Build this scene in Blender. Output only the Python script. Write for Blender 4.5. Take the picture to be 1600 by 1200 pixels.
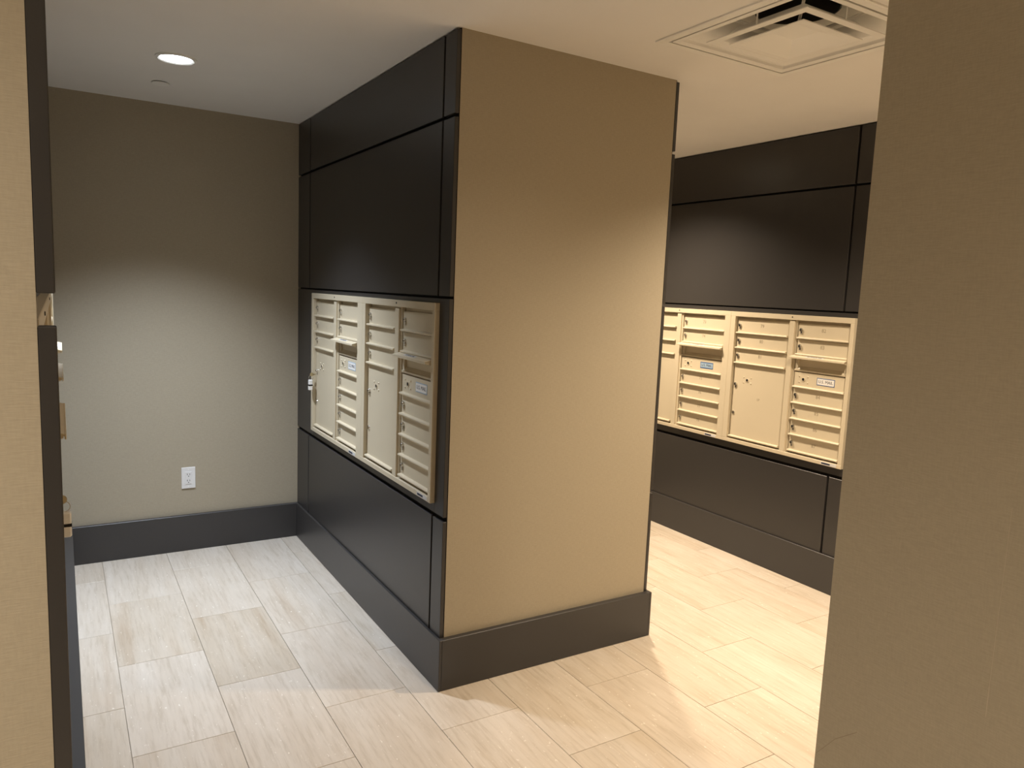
import bpy, bmesh, math, random
from mathutils import Vector, Matrix

# ------------------------------------------------------------------ clear
for o in list(bpy.data.objects):
    bpy.data.objects.remove(o, do_unlink=True)
SC = bpy.context.scene
C = SC.collection

# ------------------------------------------------------------------ dimensions (metres)
H = 2.353            # ceiling
T = 0.018            # panel thickness
W = 0.989            # pier: right wallpaper corner (left panel face is x = 0)
D = 1.9305           # back wall
BH = 0.199           # baseboard height
X2 = 2.1794          # right mailbox wall (panel face)
XL = -1.204          # left mailbox wall (panel face)
XE = -1.1685         # face of the end stile at the near end of the left wall
YL = -1.40           # near end of the left wall
XR, YR = 0.116, -1.484   # corner of the near right wall
XV, YV = -2.6, -4.2      # vestibule limits behind the camera

# ------------------------------------------------------------------ camera
def set_camera():
    yaw, pitch, roll, f = 0.5495, -0.1249, 0.0407, 1159.6
    fw = Vector((math.sin(yaw)*math.cos(pitch), math.cos(yaw)*math.cos(pitch), math.sin(pitch)))
    r = Vector((math.cos(yaw), -math.sin(yaw), 0)); u = r.cross(fw)
    r2 = r*math.cos(roll) + u*math.sin(roll); u2 = -r*math.sin(roll) + u*math.cos(roll)
    cd = bpy.data.cameras.new('camera'); cd.sensor_width = 36; cd.lens = f/1600*36
    cd.clip_start = 0.02
    co = bpy.data.objects.new('camera', cd); C.objects.link(co)
    m = Matrix((r2, u2, -fw)).transposed().to_4x4(); m.translation = Vector((-1.1654, -2.3432, 1.4848))
    co.matrix_world = m
    SC.camera = co
set_camera()

# ------------------------------------------------------------------ world, exposure
w = bpy.data.worlds.new('world'); SC.world = w; w.use_nodes = True
w.node_tree.nodes['Background'].inputs[0].default_value = (0.9, 0.85, 0.8, 1)
w.node_tree.nodes['Background'].inputs[1].default_value = 0.0
SC.view_settings.view_transform = 'Standard'
SC.view_settings.look = 'None'
SC.view_settings.gamma = 1
SC.view_settings.use_curve_mapping = False
SC.view_settings.exposure = 0.0

# downlights: x, y, power, colour, cone
COOL = (0.80, 0.88, 1.0)
WARM = (1.0, 0.81, 0.60)
SOFT = (1.0, 0.88, 0.74)
LIGHTS = [
    (-0.736, 1.030, 298, COOL, 103),
    (1.54, 1.030, 325, WARM, 130),
    (1.47, -0.72, 262, WARM, 131),
    (0.22, -1.06, 64, WARM, 140),
    (-2.15, -2.35, 275, SOFT, 159),
]
def lamp(name, x, y, z, power, col, cone):
    ld = bpy.data.lights.new(name, 'SPOT'); ld.energy = power; ld.color = col
    ld.spot_size = math.radians(cone); ld.spot_blend = 1.0; ld.shadow_soft_size = 0.055
    lo = bpy.data.objects.new(name, ld); C.objects.link(lo); lo.location = (x, y, z)
    return lo

# ------------------------------------------------------------------ mesh helper
class MB:
    def __init__(s): s.bm = bmesh.new()
    def box(s, a, b, bev=0.0, seg=1):
        x0, y0, z0 = [min(p, q) for p, q in zip(a, b)]; x1, y1, z1 = [max(p, q) for p, q in zip(a, b)]
        v = [s.bm.verts.new(p) for p in ((x0,y0,z0),(x1,y0,z0),(x1,y1,z0),(x0,y1,z0),(x0,y0,z1),(x1,y0,z1),(x1,y1,z1),(x0,y1,z1))]
        fs = [s.bm.faces.new([v[i] for i in q]) for q in ((3,2,1,0),(4,5,6,7),(0,1,5,4),(1,2,6,5),(2,3,7,6),(3,0,4,7))]
        if bev:
            es = set(e for f in fs for e in f.edges)
            bmesh.ops.bevel(s.bm, geom=list(es), offset=bev, segments=seg, affect='EDGES', profile=0.5)
        return s
    def prism(s, prof, axis, a, b):
        """extrude a closed 2-D profile along axis (0,1,2) from a to b"""
        def p3(p, t):
            q = list(p); q.insert(axis, t); return q
        A = [s.bm.verts.new(p3(p, a)) for p in prof]; B = [s.bm.verts.new(p3(p, b)) for p in prof]
        n = len(prof)
        s.bm.faces.new(A); s.bm.faces.new(B[::-1])
        for i in range(n): s.bm.faces.new((A[i], B[i], B[(i+1) % n], A[(i+1) % n]))
        return s
    def cyl(s, c, axis, r, h, n=16, r2=None):
        """cylinder from centre c, extending h along +axis vector"""
        ax = Vector(axis).normalized(); t = ax.orthogonal().normalized(); q = ax.cross(t)
        c = Vector(c); r2 = r if r2 is None else r2
        A = []; B = []
        for i in range(n):
            d = t*math.cos(2*math.pi*i/n) + q*math.sin(2*math.pi*i/n)
            A.append(s.bm.verts.new(c + d*r)); B.append(s.bm.verts.new(c + ax*h + d*r2))
        s.bm.faces.new(A[::-1]); s.bm.faces.new(B)
        for i in range(n): s.bm.faces.new((A[i], A[(i+1) % n], B[(i+1) % n], B[i]))
        return s
    def ring(s, c, axis, prof, n=40):
        """lathe a closed profile of (radius, height) round axis"""
        ax = Vector(axis).normalized(); t = ax.orthogonal().normalized(); q = ax.cross(t); c = Vector(c)
        R = []
        for i in range(n):
            d = t*math.cos(2*math.pi*i/n) + q*math.sin(2*math.pi*i/n)
            R.append([s.bm.verts.new(c + d*r + ax*h) for r, h in prof])
        m = len(prof)
        for i in range(n):
            for j in range(m):
                s.bm.faces.new((R[i][j], R[i][(j+1) % m], R[(i+1) % n][(j+1) % m], R[(i+1) % n][j]))
        return s
    def sqring(s, prof):
        """closed profile of (half size, z) swept round a square"""
        R = []
        for sx, sy in ((-1,-1),(1,-1),(1,1),(-1,1)):
            R.append([s.bm.verts.new((sx*h, sy*h, z)) for h, z in prof])
        m = len(prof)
        for i in range(4):
            for j in range(m):
                s.bm.faces.new((R[i][j], R[i][(j+1) % m], R[(i+1) % 4][(j+1) % m], R[(i+1) % 4][j]))
        return s
    def mesh(s, name, mat, smooth=False):
        bmesh.ops.recalc_face_normals(s.bm, faces=s.bm.faces[:])
        me = bpy.data.meshes.new(name); s.bm.to_mesh(me); s.bm.free()
        me.materials.append(mat)
        if smooth:
            me.shade_smooth(); me.set_sharp_from_angle(angle=math.radians(35))
        return me
    def build(s, name, mat, parent=None, smooth=False):
        return link(name, s.mesh(name, mat, smooth), parent)

def link(name, me, parent=None, loc=None):
    o = bpy.data.objects.new(name, me); C.objects.link(o)
    if parent: o.parent = parent
    if loc: o.location = loc
    return o
def struct(o): o['kind'] = 'structure'; return o
def tag(o, label, cat, group=None):
    o['label'] = label; o['category'] = cat
    if group: o['group'] = group
    return o
def empty(name, loc, rz=0):
    o = bpy.data.objects.new(name, None); C.objects.link(o)
    o.location = loc; o.rotation_euler = (0, 0, rz); o.empty_display_size = 0.05
    return o

# ------------------------------------------------------------------ materials
def mat(name, col, rough=0.5, metal=0.0, spec=0.5, emit=None, coat=0.0):
    m = bpy.data.materials.new(name); m.use_nodes = True
    b = m.node_tree.nodes['Principled BSDF']
    b.inputs['Base Color'].default_value = (*col, 1); b.inputs['Roughness'].default_value = rough
    b.inputs['Metallic'].default_value = metal; b.inputs['Specular IOR Level'].default_value = spec
    b.inputs['Coat Weight'].default_value = coat
    if emit:
        b.inputs['Emission Color'].default_value = (*emit[0], 1); b.inputs['Emission Strength'].default_value = emit[1]
    return m
def nodes(m): return m.node_tree.nodes, m.node_tree.links, m.node_tree.nodes['Principled BSDF']

def noise(m, vec, scale, detail=4, rough=0.55):
    N, L, b = nodes(m); n = N.new('ShaderNodeTexNoise')
    n.inputs['Scale'].default_value = scale; n.inputs['Detail'].default_value = detail; n.inputs['Roughness'].default_value = rough
    if vec: L.new(vec, n.inputs['Vector'])
    return n.outputs['Fac']
def mapping(m, vec, sc):
    N, L, b = nodes(m); n = N.new('ShaderNodeMapping'); n.inputs['Scale'].default_value = sc
    L.new(vec, n.inputs['Vector']); return n.outputs['Vector']
def ramp(m, fac, stops):
    N, L, b = nodes(m); n = N.new('ShaderNodeValToRGB'); cr = n.color_ramp
    while len(cr.elements) < len(stops): cr.elements.new(0.5)
    for e, (p, c) in zip(cr.elements, stops): e.position = p; e.color = (*c, 1)
    L.new(fac, n.inputs['Fac']); return n.outputs['Color']
def mix(m, fac, a, b_, mode='MIX'):
    N, L, b = nodes(m); n = N.new('ShaderNodeMix'); n.data_type = 'RGBA'; n.blend_type = mode
    for s_, v in ((n.inputs[0], fac), (n.inputs[6], a), (n.inputs[7], b_)):
        if isinstance(v, (int, float)): s_.default_value = v
        elif isinstance(v, tuple): s_.default_value = (*v, 1)
        else: L.new(v, s_)
    return n.outputs[2]
def bump(m, h, strength, dist):
    N, L, b = nodes(m); n = N.new('ShaderNodeBump'); n.inputs['Strength'].default_value = strength
    n.inputs['Distance'].default_value = dist; L.new(h, n.inputs['Height']); L.new(n.outputs['Normal'], b.inputs['Normal'])

def make_wallpaper():
    m = mat('wallpaper', (0.33, 0.275, 0.19), 0.62, spec=0.35)
    N, L, b = nodes(m); g = N.new('ShaderNodeNewGeometry')
    v1 = mapping(m, g.outputs['Position'], (55, 55, 650)); v2 = mapping(m, g.outputs['Position'], (300, 300, 60))
    n1 = noise(m, v1, 1.0, 3); n2 = noise(m, v2, 1.0, 2)
    c = ramp(m, n1, [(0.3, (0.398, 0.346, 0.255)), (0.7, (0.442, 0.387, 0.290))])
    c2 = ramp(m, n2, [(0.3, (0.95, 0.95, 0.95)), (0.7, (1.05, 1.05, 1.05))])
    L.new(mix(m, 0.6, c, c2, 'MULTIPLY'), b.inputs['Base Color'])
    bump(m, n1, 0.25, 0.0008)
    return m
def make_travertine():
    m = mat('travertine', (0.6, 0.52, 0.42), 0.33, spec=0.5)
    N, L, b = nodes(m); tc = N.new('ShaderNodeTexCoord'); oi = N.new('ShaderNodeObjectInfo')
    mul = N.new('ShaderNodeVectorMath'); mul.operation = 'SCALE'; mul.inputs[0].default_value = (31.0, 57.0, 13.0); L.new(oi.outputs['Random'], mul.inputs['Scale'])
    add = N.new('ShaderNodeVectorMath'); add.operation = 'ADD'; L.new(tc.outputs['Object'], add.inputs[0]); L.new(mul.outputs[0], add.inputs[1])
    P = add.outputs[0]
    # broad bands, fine streaks, cloud, pits
    nb = noise(m, mapping(m, P, (13, 0.9, 1)), 1.0, 4, 0.55)
    ns = noise(m, mapping(m, P, (80, 6.5, 1)), 1.0, 6, 0.66)
    nc = noise(m, mapping(m, P, (7, 4, 1)), 1.0, 3)
    npit = noise(m, mapping(m, P, (120, 45, 1)), 1.0, 2)
    cb = ramp(m, nb, [(0.30, (0.50, 0.405, 0.305)), (0.42, (0.595, 0.52, 0.425)), (0.70, (0.645, 0.585, 0.505))])
    cq = ramp(m, nb, [(0.30, (0.575, 0.505, 0.42)), (0.70, (0.635, 0.575, 0.495))])
    sel = ramp(m, oi.outputs['Random'], [(0.0, (1, 1, 1)), (0.45, (0.75, 0.75, 0.75)), (0.8, (0.2, 0.2, 0.2))])
    cb = mix(m, sel, cq, cb)
    cs = ramp(m, ns, [(0.30, (0.83, 0.80, 0.755)), (0.5, (1.0, 1.0, 1.0)), (0.75, (1.06, 1.06, 1.06))])
    cc = ramp(m, nc, [(0.3, (0.95, 0.94, 0.925)), (0.7, (1.03, 1.03, 1.035))])
    c = mix(m, 0.9, cb, cs, 'MULTIPLY'); c = mix(m, 1.0, c, cc, 'MULTIPLY')
    pit = ramp(m, npit, [(0.68, (0, 0, 0)), (0.74, (1, 1, 1))])
    c = mix(m, pit, c, (0.80, 0.75, 0.67))
    tone = ramp(m, oi.outputs['Random'], [(0.0, (0.93, 0.915, 0.89)), (0.4, (1.0, 1.0, 1.0)), (1.0, (1.03, 1.03, 1.035))])
    c = mix(m, 1.0, c, tone, 'MULTIPLY')
    L.new(c, b.inputs['Base Color'])
    r = ramp(m, ns, [(0.3, (0.42, 0.42, 0.42)), (0.7, (0.30, 0.30, 0.30))]); L.new(r, b.inputs['Roughness'])
    bump(m, ns, 0.06, 0.001)
    return m
def make_paint(name, col, rough, amp, spec=0.5):
    m = mat(name, col, rough, spec=spec)
    N, L, b = nodes(m); g = N.new('ShaderNodeNewGeometry')
    n = noise(m, g.outputs['Position'], 60, 3); n2 = noise(m, g.outputs['Position'], 5, 2)
    c = ramp(m, n2, [(0.3, tuple(x*0.99 for x in col)), (0.7, tuple(x*1.01 for x in col))])
    L.new(c, b.inputs['Base Color']); bump(m, n, amp, 0.0006)
    return m
M = dict(
    paper=make_wallpaper(), stone=make_travertine(),
    grout=make_paint('grout', (0.36, 0.30, 0.23), 0.9, 0.3),
    ceiling=make_paint('ceiling_paint', (0.90, 0.88, 0.855), 0.85, 0.06, 0.2),
    panel=make_paint('charcoal_panel', (0.034, 0.0315, 0.0305), 0.38, 0.04, 0.6),
    groove=make_paint('groove_black', (0.010, 0.009, 0.0085), 0.7, 0.05, 0.2),
    base=make_paint('charcoal_baseboard', (0.044, 0.0415, 0.041), 0.38, 0.05),
    cream=make_paint('cream_powder_coat', (0.60, 0.525, 0.385), 0.42, 0.04),
    creamdk=mat('number_engraving', (0.30, 0.25, 0.17), 0.6),
    chrome=mat('chrome', (0.66, 0.64, 0.60), 0.27, 1.0),
    black=mat('black_hole', (0.012, 0.011, 0.010), 0.6, spec=0.2),
    white=make_paint('white_plastic', (0.80, 0.79, 0.77), 0.35, 0.02),
    metalw=make_paint('white_metal', (0.93, 0.92, 0.89), 0.45, 0.03),
    duct=mat('dark_duct', (0.05, 0.05, 0.05), 0.5),
    slabel=mat('pale_sticker', (0.62, 0.62, 0.62), 0.5),
    blue=mat('label_blue', (0.035, 0.10, 0.28), 0.4),
    ltblue=mat('label_pale_blue', (0.33, 0.45, 0.58), 0.4),
    ink=mat('ink', (0.02, 0.025, 0.05), 0.5),
    scratch=mat('pale_scratch', (0.52, 0.45, 0.34), 0.6),
    scuff=mat('dark_scuff', (0.27, 0.22, 0.15), 0.6),
    brass=mat('key_metal', (0.60, 0.52, 0.35), 0.3, 1.0),
    lens=mat('lamp_lens', (0.9, 0.9, 0.9), 0.4, emit=((0.93, 0.97, 1.0), 14.0)),
    lensw=mat('warm_lamp_lens', (0.9, 0.9, 0.9), 0.4, emit=((1.0, 0.82, 0.6), 14.0)),
)

# ------------------------------------------------------------------ text
_tx = {}
def text_mesh(s, size, m):
    k = (s, size, m.name)
    if k in _tx: return _tx[k]
    cu = bpy.data.curves.new('lettering', 'FONT'); cu.body = s; cu.size = size; cu.align_x = 'CENTER'; cu.align_y = 'CENTER'
    cu.extrude = 0.0002; cu.resolution_u = 3
    o = bpy.data.objects.new('lettering', cu); C.objects.link(o)
    dg = bpy.context.evaluated_depsgraph_get(); me = bpy.data.meshes.new_from_object(o.evaluated_get(dg))
    bpy.data.objects.remove(o, do_unlink=True); bpy.data.curves.remove(cu)
    me.transform(Matrix.Rotation(math.pi/2, 4, 'X'))      # upright, facing -Y
    me.materials.clear(); me.materials.append(m)
    _tx[k] = me
    return me

# ================================================================== SETTING
# floor: recessed grout bed and single travertine tiles in running bond
floor = struct(MB().box((XV-0.1, YV-0.1, -0.06), (X2+0.26, D+0.36, -0.004)).build('floor', M['grout']))
PX, PY = 0.3045, 0.6255
tile_me = MB().box((-PX/2+0.0009, -PY/2+0.0009, -0.004), (PX/2-0.0009, PY/2-0.0009, 0.0), 0.0007).mesh('tile', M['stone'])
for k in range(-6, 11):
    x0 = -1.015 + PX*k
    ph = 0.068 if k % 2 == 0 else 0.068 + PY/2
    for j in range(-8, 4):
        y0 = ph + PY*j
        xa, xb, ya, yb = x0, x0+PX, y0, y0+PY
        if xa > X2 or ya > D-0.03 or ya < YV or xa < XV-0.05: continue
        if xb < XL-0.02 and ya > YL: continue                 # under the left wall
        if xa > XR and yb < YR: continue                       # under the near right wall
        if xa > 0.02 and xb < W and ya > 0.02: continue        # under the pier
        link('tile', tile_me, floor, (x0+PX/2, y0+PY/2, 0))

# ceiling with the opening for the air diffuser
DX, DY, DH = 0.927, -0.617, 0.320
oh = 0.288
cm = MB()
cm.box((XV-0.1, YV-0.1, H), (DX-oh, D+0.12, H+0.03)); cm.box((DX+oh, YV-0.1, H), (X2+0.12, D+0.12, H+0.03))
cm.box((DX-oh, YV-0.1, H), (DX+oh, DY-oh, H+0.03)); cm.box((DX-oh, DY+oh, H), (DX+oh, D+0.12, H+0.03))
struct(cm.build('ceiling', M['ceiling']))

struct(MB().box((XL-T, D, 0), (X2+T, D+0.1, H)).build('wall_back', M['paper']))
pier = struct(MB().box((T, 0, 0), (W, D, H)).build('wall_center', M['paper']))
wl = struct(MB().box((XV, YL+0.03, 0), (XL-T, D+0.1, H)).box((XV, YL, 0), (XE-T, YL+0.03, H)).build('wall_left', M['paper']))
wr = struct(MB().box((X2+T, YR, 0), (X2+0.12, D+0.1, H)).build('wall_right', M['paper']))
wn = struct(MB().box((XR, YV, 0), (X2+0.12, YR, H)).build('wall_near_right', M['paper']))
# wear on the near right wall: a pale vertical scratch and a short dark scuff
m = MB(); m.box((XR-0.0003, -1.7836, 0.875), (XR, -1.7830, 1.175)); m.box((XR-0.0003, -1.7840, 0.822), (XR, -1.7828, 0.875)); m.build('scratch', M['scratch'], wn)
m = MB()
for (ya, za), (yb, zb) in (((-1.487, 0.583), (-1.524, 0.634)), ((-1.524, 0.634), (-1.567, 0.672))):
    m.prism([(ya, za), (ya, za+0.0012), (yb, zb+0.0012), (yb, zb)], 0, XR-0.0003, XR)
m.build('scuff', M['scuff'], wn)
struct(MB().box((XV-0.1, YV, 0), (XV, D+0.1, H)).build('wall_far_left', M['paper']))
struct(MB().box((XV-0.1, YV-0.1, 0), (X2+0.12, YV, H)).build('wall_behind', M['paper']))

# panelling: each charcoal board is its own piece, grooves between them show the backing
G = 0.006
def panels(parent, face, out, rects, ya, yb):
    """face = x of the panel front, out = -1/+1 outward direction in x; rects = (y0, y1, z0, z1)"""
    back = face - out*T
    MB().box((back, ya, 0), (back + out*0.003, yb, H)).build('panel_backing', M['groove'], parent)
    for (y0, y1, z0, z1) in rects:
        MB().box((back + out*0.003, y0, z0), (face, y1, z1), 0.0012).build('panel', M['panel'], parent)
ZG1, ZG2, ZG3 = 2.070, 1.450, 0.655     # heights of the horizontal grooves
def rows(y0, y1, v0, v1, ys0, ys1, g1=ZG1, g2=ZG2, g3=ZG3, bank=None):
    """boards between y0..y1 with vertical grooves at v0, v1 and an opening for the mailboxes"""
    R = []
    cols = [(y0, v1-G), (v1+G, y1)] if v0 is None else [(y0, v0-G), (v0+G, v1-G), (v1+G, y1)]
    for a, b in cols:
        R += [(a, b, g1+G, H-0.006), (a, b, g2+G, g1-G), (a, b, BH-0.05, g3-0.014)]
    if bank:
        R += [(y0, bank[0]-0.001, g3+0.003, g2-0.003), (bank[1]+0.001, y1, g3+0.003, g2-0.003),
              (bank[0]-0.001, bank[1]+0.001, g3+0.003, bank[2]-0.001), (bank[0]-0.001, bank[1]+0.001, bank[3]+0.001, g2-0.003)]
    else:
        R += [(y0, y1, g3+0.003, g2-0.003)]
    return R
PB = (0.0775, 1.604, 0.693, 1.4305)     # pier bank: y0 y1 z0 z1
panels(pier, 0.0, -1, rows(0.0, D, 0.092, 1.705, 0, 0, bank=PB), 0.0015, D)
panels(pier, W+T, 1, rows(0.0, D, 0.092, 1.705, 0, 0), 0.0015, D)
RB = (-0.099, 1.475, 0.661, 1.4183)
panels(wr, X2, -1, rows(-0.26, D, -0.020, 1.60, 0, 0, g1=2.066, g2=1.444, g3=0.618, bank=RB), -0.26, D)
MB().box((X2, YR, 0), (X2+T, -0.262, H)).build('wall_paper_panel', M['paper'], wr)
LB = (-1.33, 1.025, 0.693, 1.4305)
panels(wl, XL, 1, rows(YL+0.031, D, None, 1.705, 0, 0, bank=LB), YL+0.031, D)
for za, zb in ((BH, 1.426), (1.462, H)):     # end stile, broken by the groove above the mailboxes
    MB().box((XE-T, YL, za), (XE, YL+0.03, zb), 0.0012).build('panel', M['panel'], wl)

# baseboards (flat boards with an eased top edge)
def baseboard(name, segs):
    m = MB()
    for a, b in segs: m.box((a[0], a[1], 0), (b[0], b[1], BH), 0.0015)
    o = m.build(name, M['base']); struct(o); return o
PF, PL = 0.0234, 0.0111
baseboard('baseboard_center_left', [((-PL, -PF), (0.0, D-PF))])
baseboard('baseboard_center_front', [((0.0, -PF), (W+T, 0.0))])
baseboard('baseboard_center_right', [((W+T, -PF), (W+T+PL, D-PF))])
baseboard('baseboard_back_left', [((XL, D-PF), (0.0, D))])
baseboard('baseboard_back_right', [((W+T, D-PF), (X2, D))])
XB = -1.1426         # front of the left baseboard
baseboard('baseboard_left', [((XL, YL+0.031), (XB, D-PF)), ((XE-T, YL), (XB, YL+0.031))])
baseboard('baseboard_left_end', [((XV, YL-PF), (XB, YL))])
baseboard('baseboard_right', [((X2-PL, YR), (X2, D-PF))])
baseboard('baseboard_near_right', [((XR-PF, YV), (XR, YR+PF))])
baseboard('baseboard_near_right_end', [((XR, YR), (X2-PL, YR+PF))])
baseboard('baseboard_far_left', [((XV, YV), (XV+PF, YL-PF))])
baseboard('baseboard_behind', [((XV+PF, YV), (XR-PF, YV+PF))])

# ================================================================== MAILBOX UNITS
FW = 0.018          # frame front, proud of the panel face
DW = 0.000          # door face
LOCK = None
def lock_mesh():
    m = MB(); m.cyl((0, 0, 0), (0, -1, 0), 0.0100, 0.007, 16, 0.0092); m.cyl((0.001, -0.007, 0.0005), (0, -1, 0), 0.0055, 0.003, 12)
    m.box((-0.0035, -0.0045, -0.0210), (0.0085, 0.0, -0.009), 0.001)
    return m.mesh('lock', M['chrome'], True)
LOCK = lock_mesh()
KEYHOLE = MB().box((-0.0012, -0.0108, -0.0030), (0.0032, -0.0098, 0.0040)).mesh('keyhole', M['black'])
ARROW = MB().cyl((0, 0, 0), (0, -1, 0), 0.0075, 0.0022, 16).mesh('lock_opening', M['black'])
COLLAR = MB().ring((0, 0, 0), (0, -1, 0), [(0.0078, 0), (0.0105, 0), (0.0100, 0.003), (0.0082, 0.003)], 20).mesh('lock_collar', M['cream'], True)
RIVET = MB().cyl((0, 0, 0), (0, -1, 0), 0.0048, 0.003, 10, 0.003).mesh('rivet', M['cream'], True)

def put_lock(door, x, z):
    lk = link('lock', LOCK, door, (x, DW*-1, z))
    return lk
def arrow_lock(door, x, z):
    link('lock_collar', COLLAR, door, (x, 0, z)); link('lock_opening', ARROW, door, (x, 0, z))
    for sx in (-1, 1):
        for sz in (-1, 1): link('rivet', RIVET, door, (x+sx*0.026, 0, z+sz*0.0155))

def mailbox(loc, rz, e, h, left_nums, right_nums, parcel, sticker, label):
    """e: cumulative widths [0, frame, door end, divider end, door end, frame end]; local X right, -Y out, Z up"""
    t = empty('mailbox_unit', loc, rz)
    tag(t, label, 'mailbox')
    wd = e[5]; top, bot = h-0.030, 0.026
    pitch = (h-0.040-0.028)/8.0
    zt = h-0.040
    # frame: outer bars, divider, bevelled
    f = MB()
    f.box((0, 0.0145, 0), (wd, 0.0115, h))                                  # back plate
    f.box((0, 0.0115, h-0.027), (wd, -FW, h), 0.0012)
    f.box((0, 0.0115, 0), (wd, -FW, 0.020), 0.0012)
    f.box((0, 0.0115, 0.020), (e[1], -FW, h-0.027), 0.0012)
    f.box((e[4], 0.0115, 0.020), (wd, -FW, h-0.027), 0.0012)
    f.box((e[2], 0.0115, 0.020), (e[3], -0.006, h-0.027), 0.0012)
    f.box((e[2]+0.010, 0.0, 0.020), (e[3]-0.010, -0.015, h-0.034), 0.0012)   # raised strip of the divider
    f.build('frame', M['cream'], t)
    MB().cyl((e[2]+0.5*(e[3]-e[2]), -FW, h-0.012), (0, -1, 0), 0.0035, 0.0015, 10).build('screw', M['black'], t)
    def door(x0, x1, z0, z1, name='door'):
        m = MB()
        x0 += 0.004; x1 -= 0.004
        m.box((x0, 0.0105, z0+0.0015), (x1, DW, z1-0.0015), 0.001)
        # rolled lip along the bottom edge
        m.prism([(0.0, z0+0.0120), (-0.0135, z0+0.0100), (-0.0150, z0+0.0080), (-0.0150, z0+0.0045), (-0.0120, z0+0.0015), (0.0, z0+0.0015)], 0, x0+0.002, x1-0.002)
        o = m.build(name, M['cream'], t)
        return o
    def numbered(d, xc, zc, n):
        if n: link('number', text_mesh(n, 0.026, M['creamdk']), d, (xc, -0.0002, zc))
    def tenant(x0, x1, i, n):
        z1 = zt - i*pitch; z0 = z1 - pitch
        d = door(x0, x1, z0, z1)
        put_lock(d, x0+0.024, z0+pitch*0.58); link('keyhole', KEYHOLE, d, (x0+0.024, 0, z0+pitch*0.58))
        numbered(d, (x0+x1)/2, z0+pitch*0.60, n)
    # left column: three tenants above a tall parcel door
    for i in range(3): tenant(e[1], e[2], i, left_nums[i] if left_nums else None)
    z1 = zt-3*pitch; z0 = zt-8*pitch
    d = door(e[1], e[2], z0, z1, 'parcel_door')
    put_lock(d, e[1]+0.024, z1-0.118); link('keyhole', KEYHOLE, d, (e[1]+0.024, 0, z1-0.118))
    arrow_lock(d, e[1]+0.105, z1-0.088)
    b2 = MB().cyl((e[1]+0.022, 0, z1-0.285), (0, -1, 0), 0.0105, 0.004, 16, 0.009).build('lock', M['chrome'], d, True)
    if parcel: link('number', text_mesh(parcel, 0.022, M['creamdk']), d, ((e[1]+e[2])/2+0.01, -0.0002, z1-0.19))
    # right column: two tenants, outgoing slot with its hood, collection door, four tenants
    x0, x1 = e[3], e[4]
    rn = right_nums or [None]*6
    for i in range(2): tenant(x0, x1, i, rn[i])
    zs1 = zt-2*pitch; zs0 = zt-3*pitch
    sl = MB()
    sl.box((x0+0.004, 0.0112, zs0+0.002), (x1-0.004, 0.0095, zs1))
    sl.prism([(0.0095, zs0+0.030), (0.0005, zs0+0.016), (-0.004, zs0+0.013), (-0.004, zs0+0.006), (0.0095, zs0+0.002)], 0, x0+0.004, x1-0.004)
    for a, b in ((x0+0.004, x0+0.022), (x1-0.022, x1-0.004)):
        sl.box((a, 0.0095, zs0+0.006), (b, 0.0, zs1-0.012), 0.001)
    sl.build('mail_slot', M['cream'], t)
    # hood: a sloping lid with folded ends
    hz = zs1+0.004; L0, L1 = x0-0.010, x1+0.002
    hm = MB(); out = 0.040; drop = 0.010
    v = []
    for (xa, xb, y, z) in ((L0+0.006, L1-0.006, -0.001, hz), (L0, L1, -out, hz-drop)):
        v.append((xa, y, z)); v.append((xb, y, z))
    pts = [v[0], v[1], v[3], v[2]]
    A = [hm.bm.verts.new(p) for p in pts]; B = [hm.bm.verts.new((p[0], p[1], p[2]-0.0035)) for p in pts]
    hm.bm.faces.new(A); hm.bm.faces.new(B[::-1])
    for i in range(4): hm.bm.faces.new((A[i], B[i], B[(i+1) % 4], A[(i+1) % 4]))
    hm.box((L0, -out-0.0025, hz-drop-0.009), (L1, -out+0.0005, hz-drop+0.0005), 0.0008)
    hood = hm.build('mail_hood', M['cream'], t)
    for xx in (L0+0.007, L1-0.009):
        MB().prism([(-0.001, hz-0.004), (-out+0.002, hz-drop-0.004), (-out+0.002, hz-drop-0.008), (-0.001, hz-0.030)], 0, xx, xx+0.002).build('hood_side', M['cream'], hood)
    ang = math.atan2(drop, out)
    # sticker with lettering lying on the hood
    sx = (L0+L1)/2 - 0.02
    so = MB().box((-0.055, -0.0065, 0), (0.055, 0.0065, 0.0006)).build('hood_sticker', M['slabel'], hood)
    so.location = (sx, -out*0.60, hz-drop*0.60+0.0004); so.rotation_euler = (ang, 0, 0)
    me = text_mesh('OUTGOING MAIL', 0.011, M['ink'])
    tx = link('lettering', me, hood, (sx, -out*0.60, hz-drop*0.60+0.0013)); tx.rotation_euler = (ang-math.pi/2, 0, 0)
    # collection door with the US mail label
    d = door(x0, x1, zt-4*pitch, zt-3*pitch, 'collection_door')
    zc = zt-3.5*pitch+0.006
    arrow_lock(d, x0+0.062, zc)
    lx = x0+0.62*(x1-x0)
    if sticker == 'blue':
        MB().box((lx-0.052, -0.0008, zc-0.019), (lx+0.052, 0.0, zc+0.019)).build('label_plate', M['blue'], d)
        MB().box((lx-0.049, -0.0012, zc-0.0135), (lx+0.049, -0.0008, zc+0.0135)).build('label_field', M['ltblue'], d)
    else:
        MB().box((lx-0.052, -0.0008, zc-0.019), (lx+0.052, 0.0, zc+0.019)).build('label_plate', M['ltblue'] if sticker == 'pale' else M['blue'], d)
        MB().box((lx-0.049, -0.0012, zc-0.0155), (lx+0.049, -0.0008, zc+0.0155)).build('label_field', M['white'], d)
    link('lettering', text_mesh('U.S. MAIL', 0.021, M['ink']), d, (lx, -0.0014, zc))
    for i in range(4): tenant(x0, x1, 4+i, rn[2+i])
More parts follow.
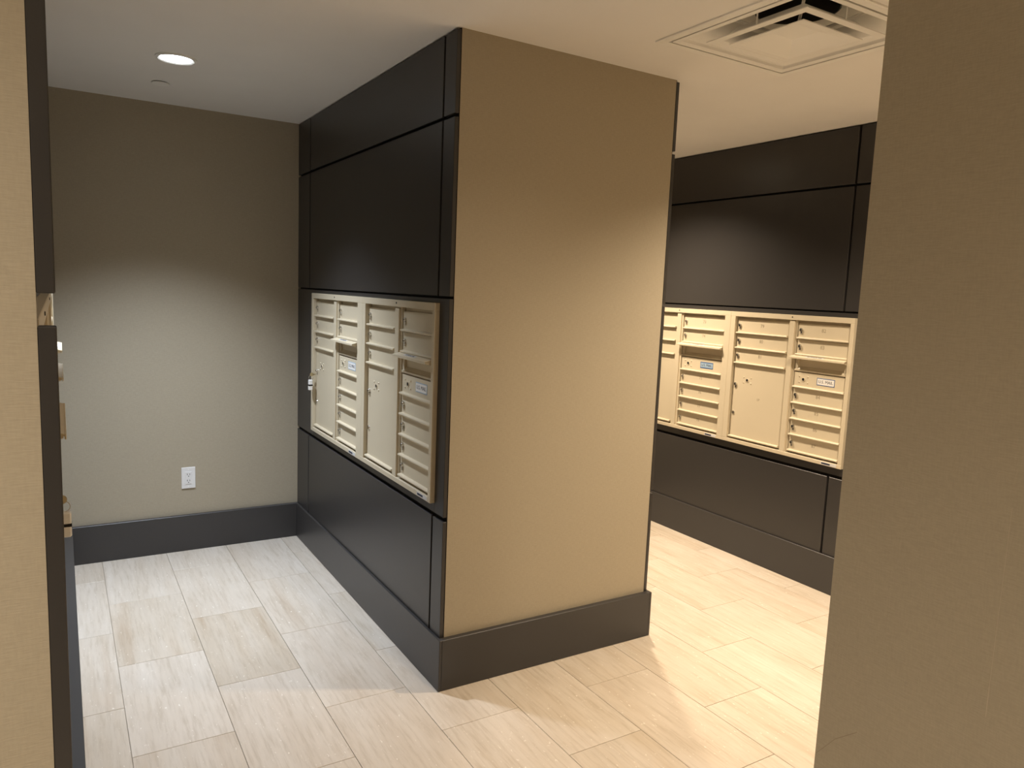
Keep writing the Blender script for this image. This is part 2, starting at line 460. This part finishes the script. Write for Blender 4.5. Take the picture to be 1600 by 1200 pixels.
    # maker's sticker on the bottom rail
    MB().box((x1-0.095, -FW-0.0006, 0.003), (x1-0.004, -FW, 0.017)).build('rail_sticker', M['slabel'], t)
    MB().box((x1-0.090, -FW-0.0009, 0.006), (x1-0.040, -FW-0.0006, 0.014)).build('rail_print', M['ink'], t)
    return t
RZ = -math.pi/2
def cum(ys):     # y edges from the viewer's left (far) to right (near)
    return [abs(y-ys[0]) for y in ys]
mailbox((0, 0.822, PB[2]), RZ, cum([0.822, 0.788, 0.465, 0.405, 0.100, 0.0775]), PB[3]-PB[2], None, None, None, 'pale',
        'cream mailbox unit on the central pier, nearest the wallpapered corner')
mailbox((0, 1.604, PB[2]), RZ, cum([1.604, 1.572, 1.245, 1.190, 0.888, 0.822]), PB[3]-PB[2], None, None, None, 'pale',
        'cream mailbox unit on the central pier, the one farther in by the back wall')
mailbox((X2, 0.690, RB[2]), RZ, cum([0.690, 0.655, 0.292, 0.240, -0.077, -0.099]), RB[3]-RB[2], ['79', '80', '81'], ['82', '83', '84', '85', '86', '87'], '1P', 'white',
        'brightly lit cream mailbox unit with doors numbered from 79, white mail label')
mailbox((X2, 1.475, RB[2]), RZ, cum([1.475, 1.440, 1.140, 1.085, 0.735, 0.690]), RB[3]-RB[2], ['70', '71', '72'], ['73', '74', '75', '76', '77', '78'], '1P', 'blue',
        'brightly lit cream mailbox unit with doors 73 to 78, partly hidden by the central pier')
std = [0, 0.03, 0.365, 0.42, 0.755, 0.785]
for i, lb in enumerate(('nearest cream mailbox unit on the left wall, seen almost edge-on',
                        'middle cream mailbox unit on the left wall, seen almost edge-on',
                        'farthest cream mailbox unit on the left wall, seen almost edge-on')):
    mailbox((XL, LB[0]+0.785*i, LB[2]), math.pi/2, std, LB[3]-LB[2], None, None, None, 'pale', lb)

# ------------------------------------------------------------------ keys with white tags left in parcel locks
def key_tag(loc, rz, label):
    t = empty('key_with_tag', loc, rz); tag(t, label, 'key', 'keys left in parcel locks')
    MB().box((-0.0012, -0.012, -0.004), (0.0012, 0, 0.004)).cyl((-0.0012, -0.019, 0), (1, 0, 0), 0.010, 0.0024, 14).build('key', M['brass'], t)
    MB().ring((0, -0.022, -0.016), (1, 0, 0), [(0.0115, -0.0009), (0.0130, -0.0009), (0.0130, 0.0009), (0.0115, 0.0009)], 20).build('key_ring', M['chrome'], t)
    m = MB().box((-0.010, -0.036, -0.084), (0.010, -0.016, -0.028), 0.003)
    g = m.build('tag', M['white'], t)
    MB().box((-0.0105, -0.0365, -0.060), (0.0105, -0.0155, -0.053)).build('tag_band', M['black'], g)
    return t
pch = (PB[3]-PB[2]-0.068)/8
zk = PB[3]-0.040-3*pch-0.118
key_tag((-0.0115, 1.548, zk-0.020), RZ, 'white key tag hanging from a parcel lock on the central pier')
key_tag((XL+0.0115, LB[0]+0.785+0.054, zk-0.03), math.pi/2, 'white key tag sticking out from the left wall mailboxes')

# ================================================================== CEILING FITTINGS
def downlight(x, y, power, col, kind, label):
    t = empty('ceiling_downlight', (x, y, H)); tag(t, label, 'light')
    MB().ring((0, 0, 0), (0, 0, -1), [(0.061, 0.0), (0.078, 0.0), (0.0775, 0.0045), (0.068, 0.0075), (0.061, 0.004)], 48).build('trim_ring', M['metalw'], t, True)
    MB().cyl((0, 0, 0), (0, 0, -1), 0.061, 0.002, 40).build('lens', M['lens'] if col == COOL else M['lensw'], t)
    lo = lamp('downlight_lamp', 0, 0, -0.012, power, col, kind); lo.parent = t
    return t
dl = ['round recessed downlight glowing cool white in the ceiling above the left aisle',
      'recessed warm downlight in the ceiling of the right aisle, behind the pier',
      'recessed warm downlight in the ceiling behind the near right wall',
      'recessed warm downlight in the ceiling in front of the pier',
      'recessed warm downlight in the ceiling of the entrance']
for a, lb in zip(LIGHTS, dl): downlight(*a, lb)

# flush sprinkler cover
t = empty('sprinkler_cover', (-0.745, 1.487, H)); tag(t, 'small round white sprinkler cover on the ceiling beside the downlight', 'sprinkler')
MB().cyl((0, 0, -0.004), (0, 0, -1), 0.038, 0.0035, 32, 0.036).build('cover_plate', M['metalw'], t, True)
MB().cyl((0, 0, 0), (0, 0, -1), 0.030, 0.004, 24).build('cup', M['black'], t)

# square air diffuser
t = empty('air_diffuser', (DX, DY, H)); tag(t, 'square white louvred air diffuser in the ceiling', 'air vent')
MB().sqring([(DH, 0.0), (DH, -0.005), (DH-0.006, -0.007), (0.291, -0.007), (0.2885, -0.006), (0.2885, 0.0)]).build('flange', M['metalw'], t)
MB().sqring([(0.2805, -0.006), (0.2805, -0.002), (0.268, 0.006), (0.176, 0.072), (0.174, 0.070), (0.252, 0.004), (0.256, -0.004)]).build('outer_cone', M['metalw'], t)
m = MB(); n = 32; R = 0.130
sq = []; ci = []
for i in range(n):
    a = 2*math.pi*i/n; ca, sa = math.cos(a), math.sin(a); k = 0.175/max(abs(ca), abs(sa))
    sq.append(m.bm.verts.new((ca*k, sa*k, 0.071))); ci.append(m.bm.verts.new((ca*R, sa*R, 0.082)))
for i in range(n): m.bm.faces.new((sq[i], sq[(i+1) % n], ci[(i+1) % n], ci[i]))
m.build('back_pan', M['metalw'], t)
MB().ring((0, 0, 0.080), (0, 0, 1), [(R, 0), (R+0.004, 0), (R+0.004, 0.18), (0.001, 0.18), (0.001, 0.177), (R, 0.177)], 32).build('duct_neck', M['duct'], t, True)
MB().sqring([(0.200, -0.013), (0.200, -0.010), (0.168, -0.006), (0.130, 0.034), (0.128, 0.032), (0.163, -0.008), (0.172, -0.013)]).build('middle_cone', M['metalw'], t)
m = MB(); m.sqring([(0.146, -0.022), (0.146, -0.019), (0.122, -0.015), (0.052, 0.012), (0.0500, 0.009), (0.116, -0.018), (0.124, -0.022)])
m.box((-0.051, -0.051, 0.009), (0.051, 0.051, 0.012))
m.build('inner_cone', M['metalw'], t)
for sx, sy in ((-1,-1),(1,-1),(1,1),(-1,1)):
    p = Vector((sx*0.05, sy*0.05, 0.012)); q = Vector((sx*0.165, sy*0.165, 0.072))
    m = MB(); m.cyl(p, q-p, 0.005, (q-p).length, 6); m.build('strut', M['metalw'], t)
for sx, sy in ((0,1),(0,-1),(1,0),(-1,0)):
    m = MB(); m.cyl((sx*0.185, sy*0.185, -0.009), (0, 0, 1), 0.003, 0.060, 6); m.build('pin', M['metalw'], t)

# ================================================================== WALL OUTLET
t = empty('electrical_outlet', (-0.592, D, 0.403)); tag(t, 'white electrical outlet low on the back wall', 'outlet')
MB().box((-0.035, -0.006, -0.0585), (0.035, 0.0, 0.0585), 0.0018, 2).build('cover_plate', M['white'], t)
ins = MB().box((-0.0168, -0.008, -0.034), (0.0168, -0.006, 0.034), 0.0006).build('receptacle', M['white'], t)
for s in (1, -1):
    zc = 0.017*s
    MB().box((-0.0075, -0.0084, zc-0.001), (-0.0050, -0.0078, zc+0.008)).build('slot', M['black'], ins)
    MB().box((0.0050, -0.0084, zc-0.001), (0.0072, -0.0078, zc+0.007)).build('slot', M['black'], ins)
    MB().cyl((0, -0.0078, zc-0.0075), (0, -1, 0), 0.0026, 0.0006, 10).build('ground_hole', M['black'], ins)
for z in (0.047, -0.047):
    MB().cyl((0, -0.006, z), (0, -1, 0), 0.003, 0.0008, 10).build('screw', M['metalw'], t)
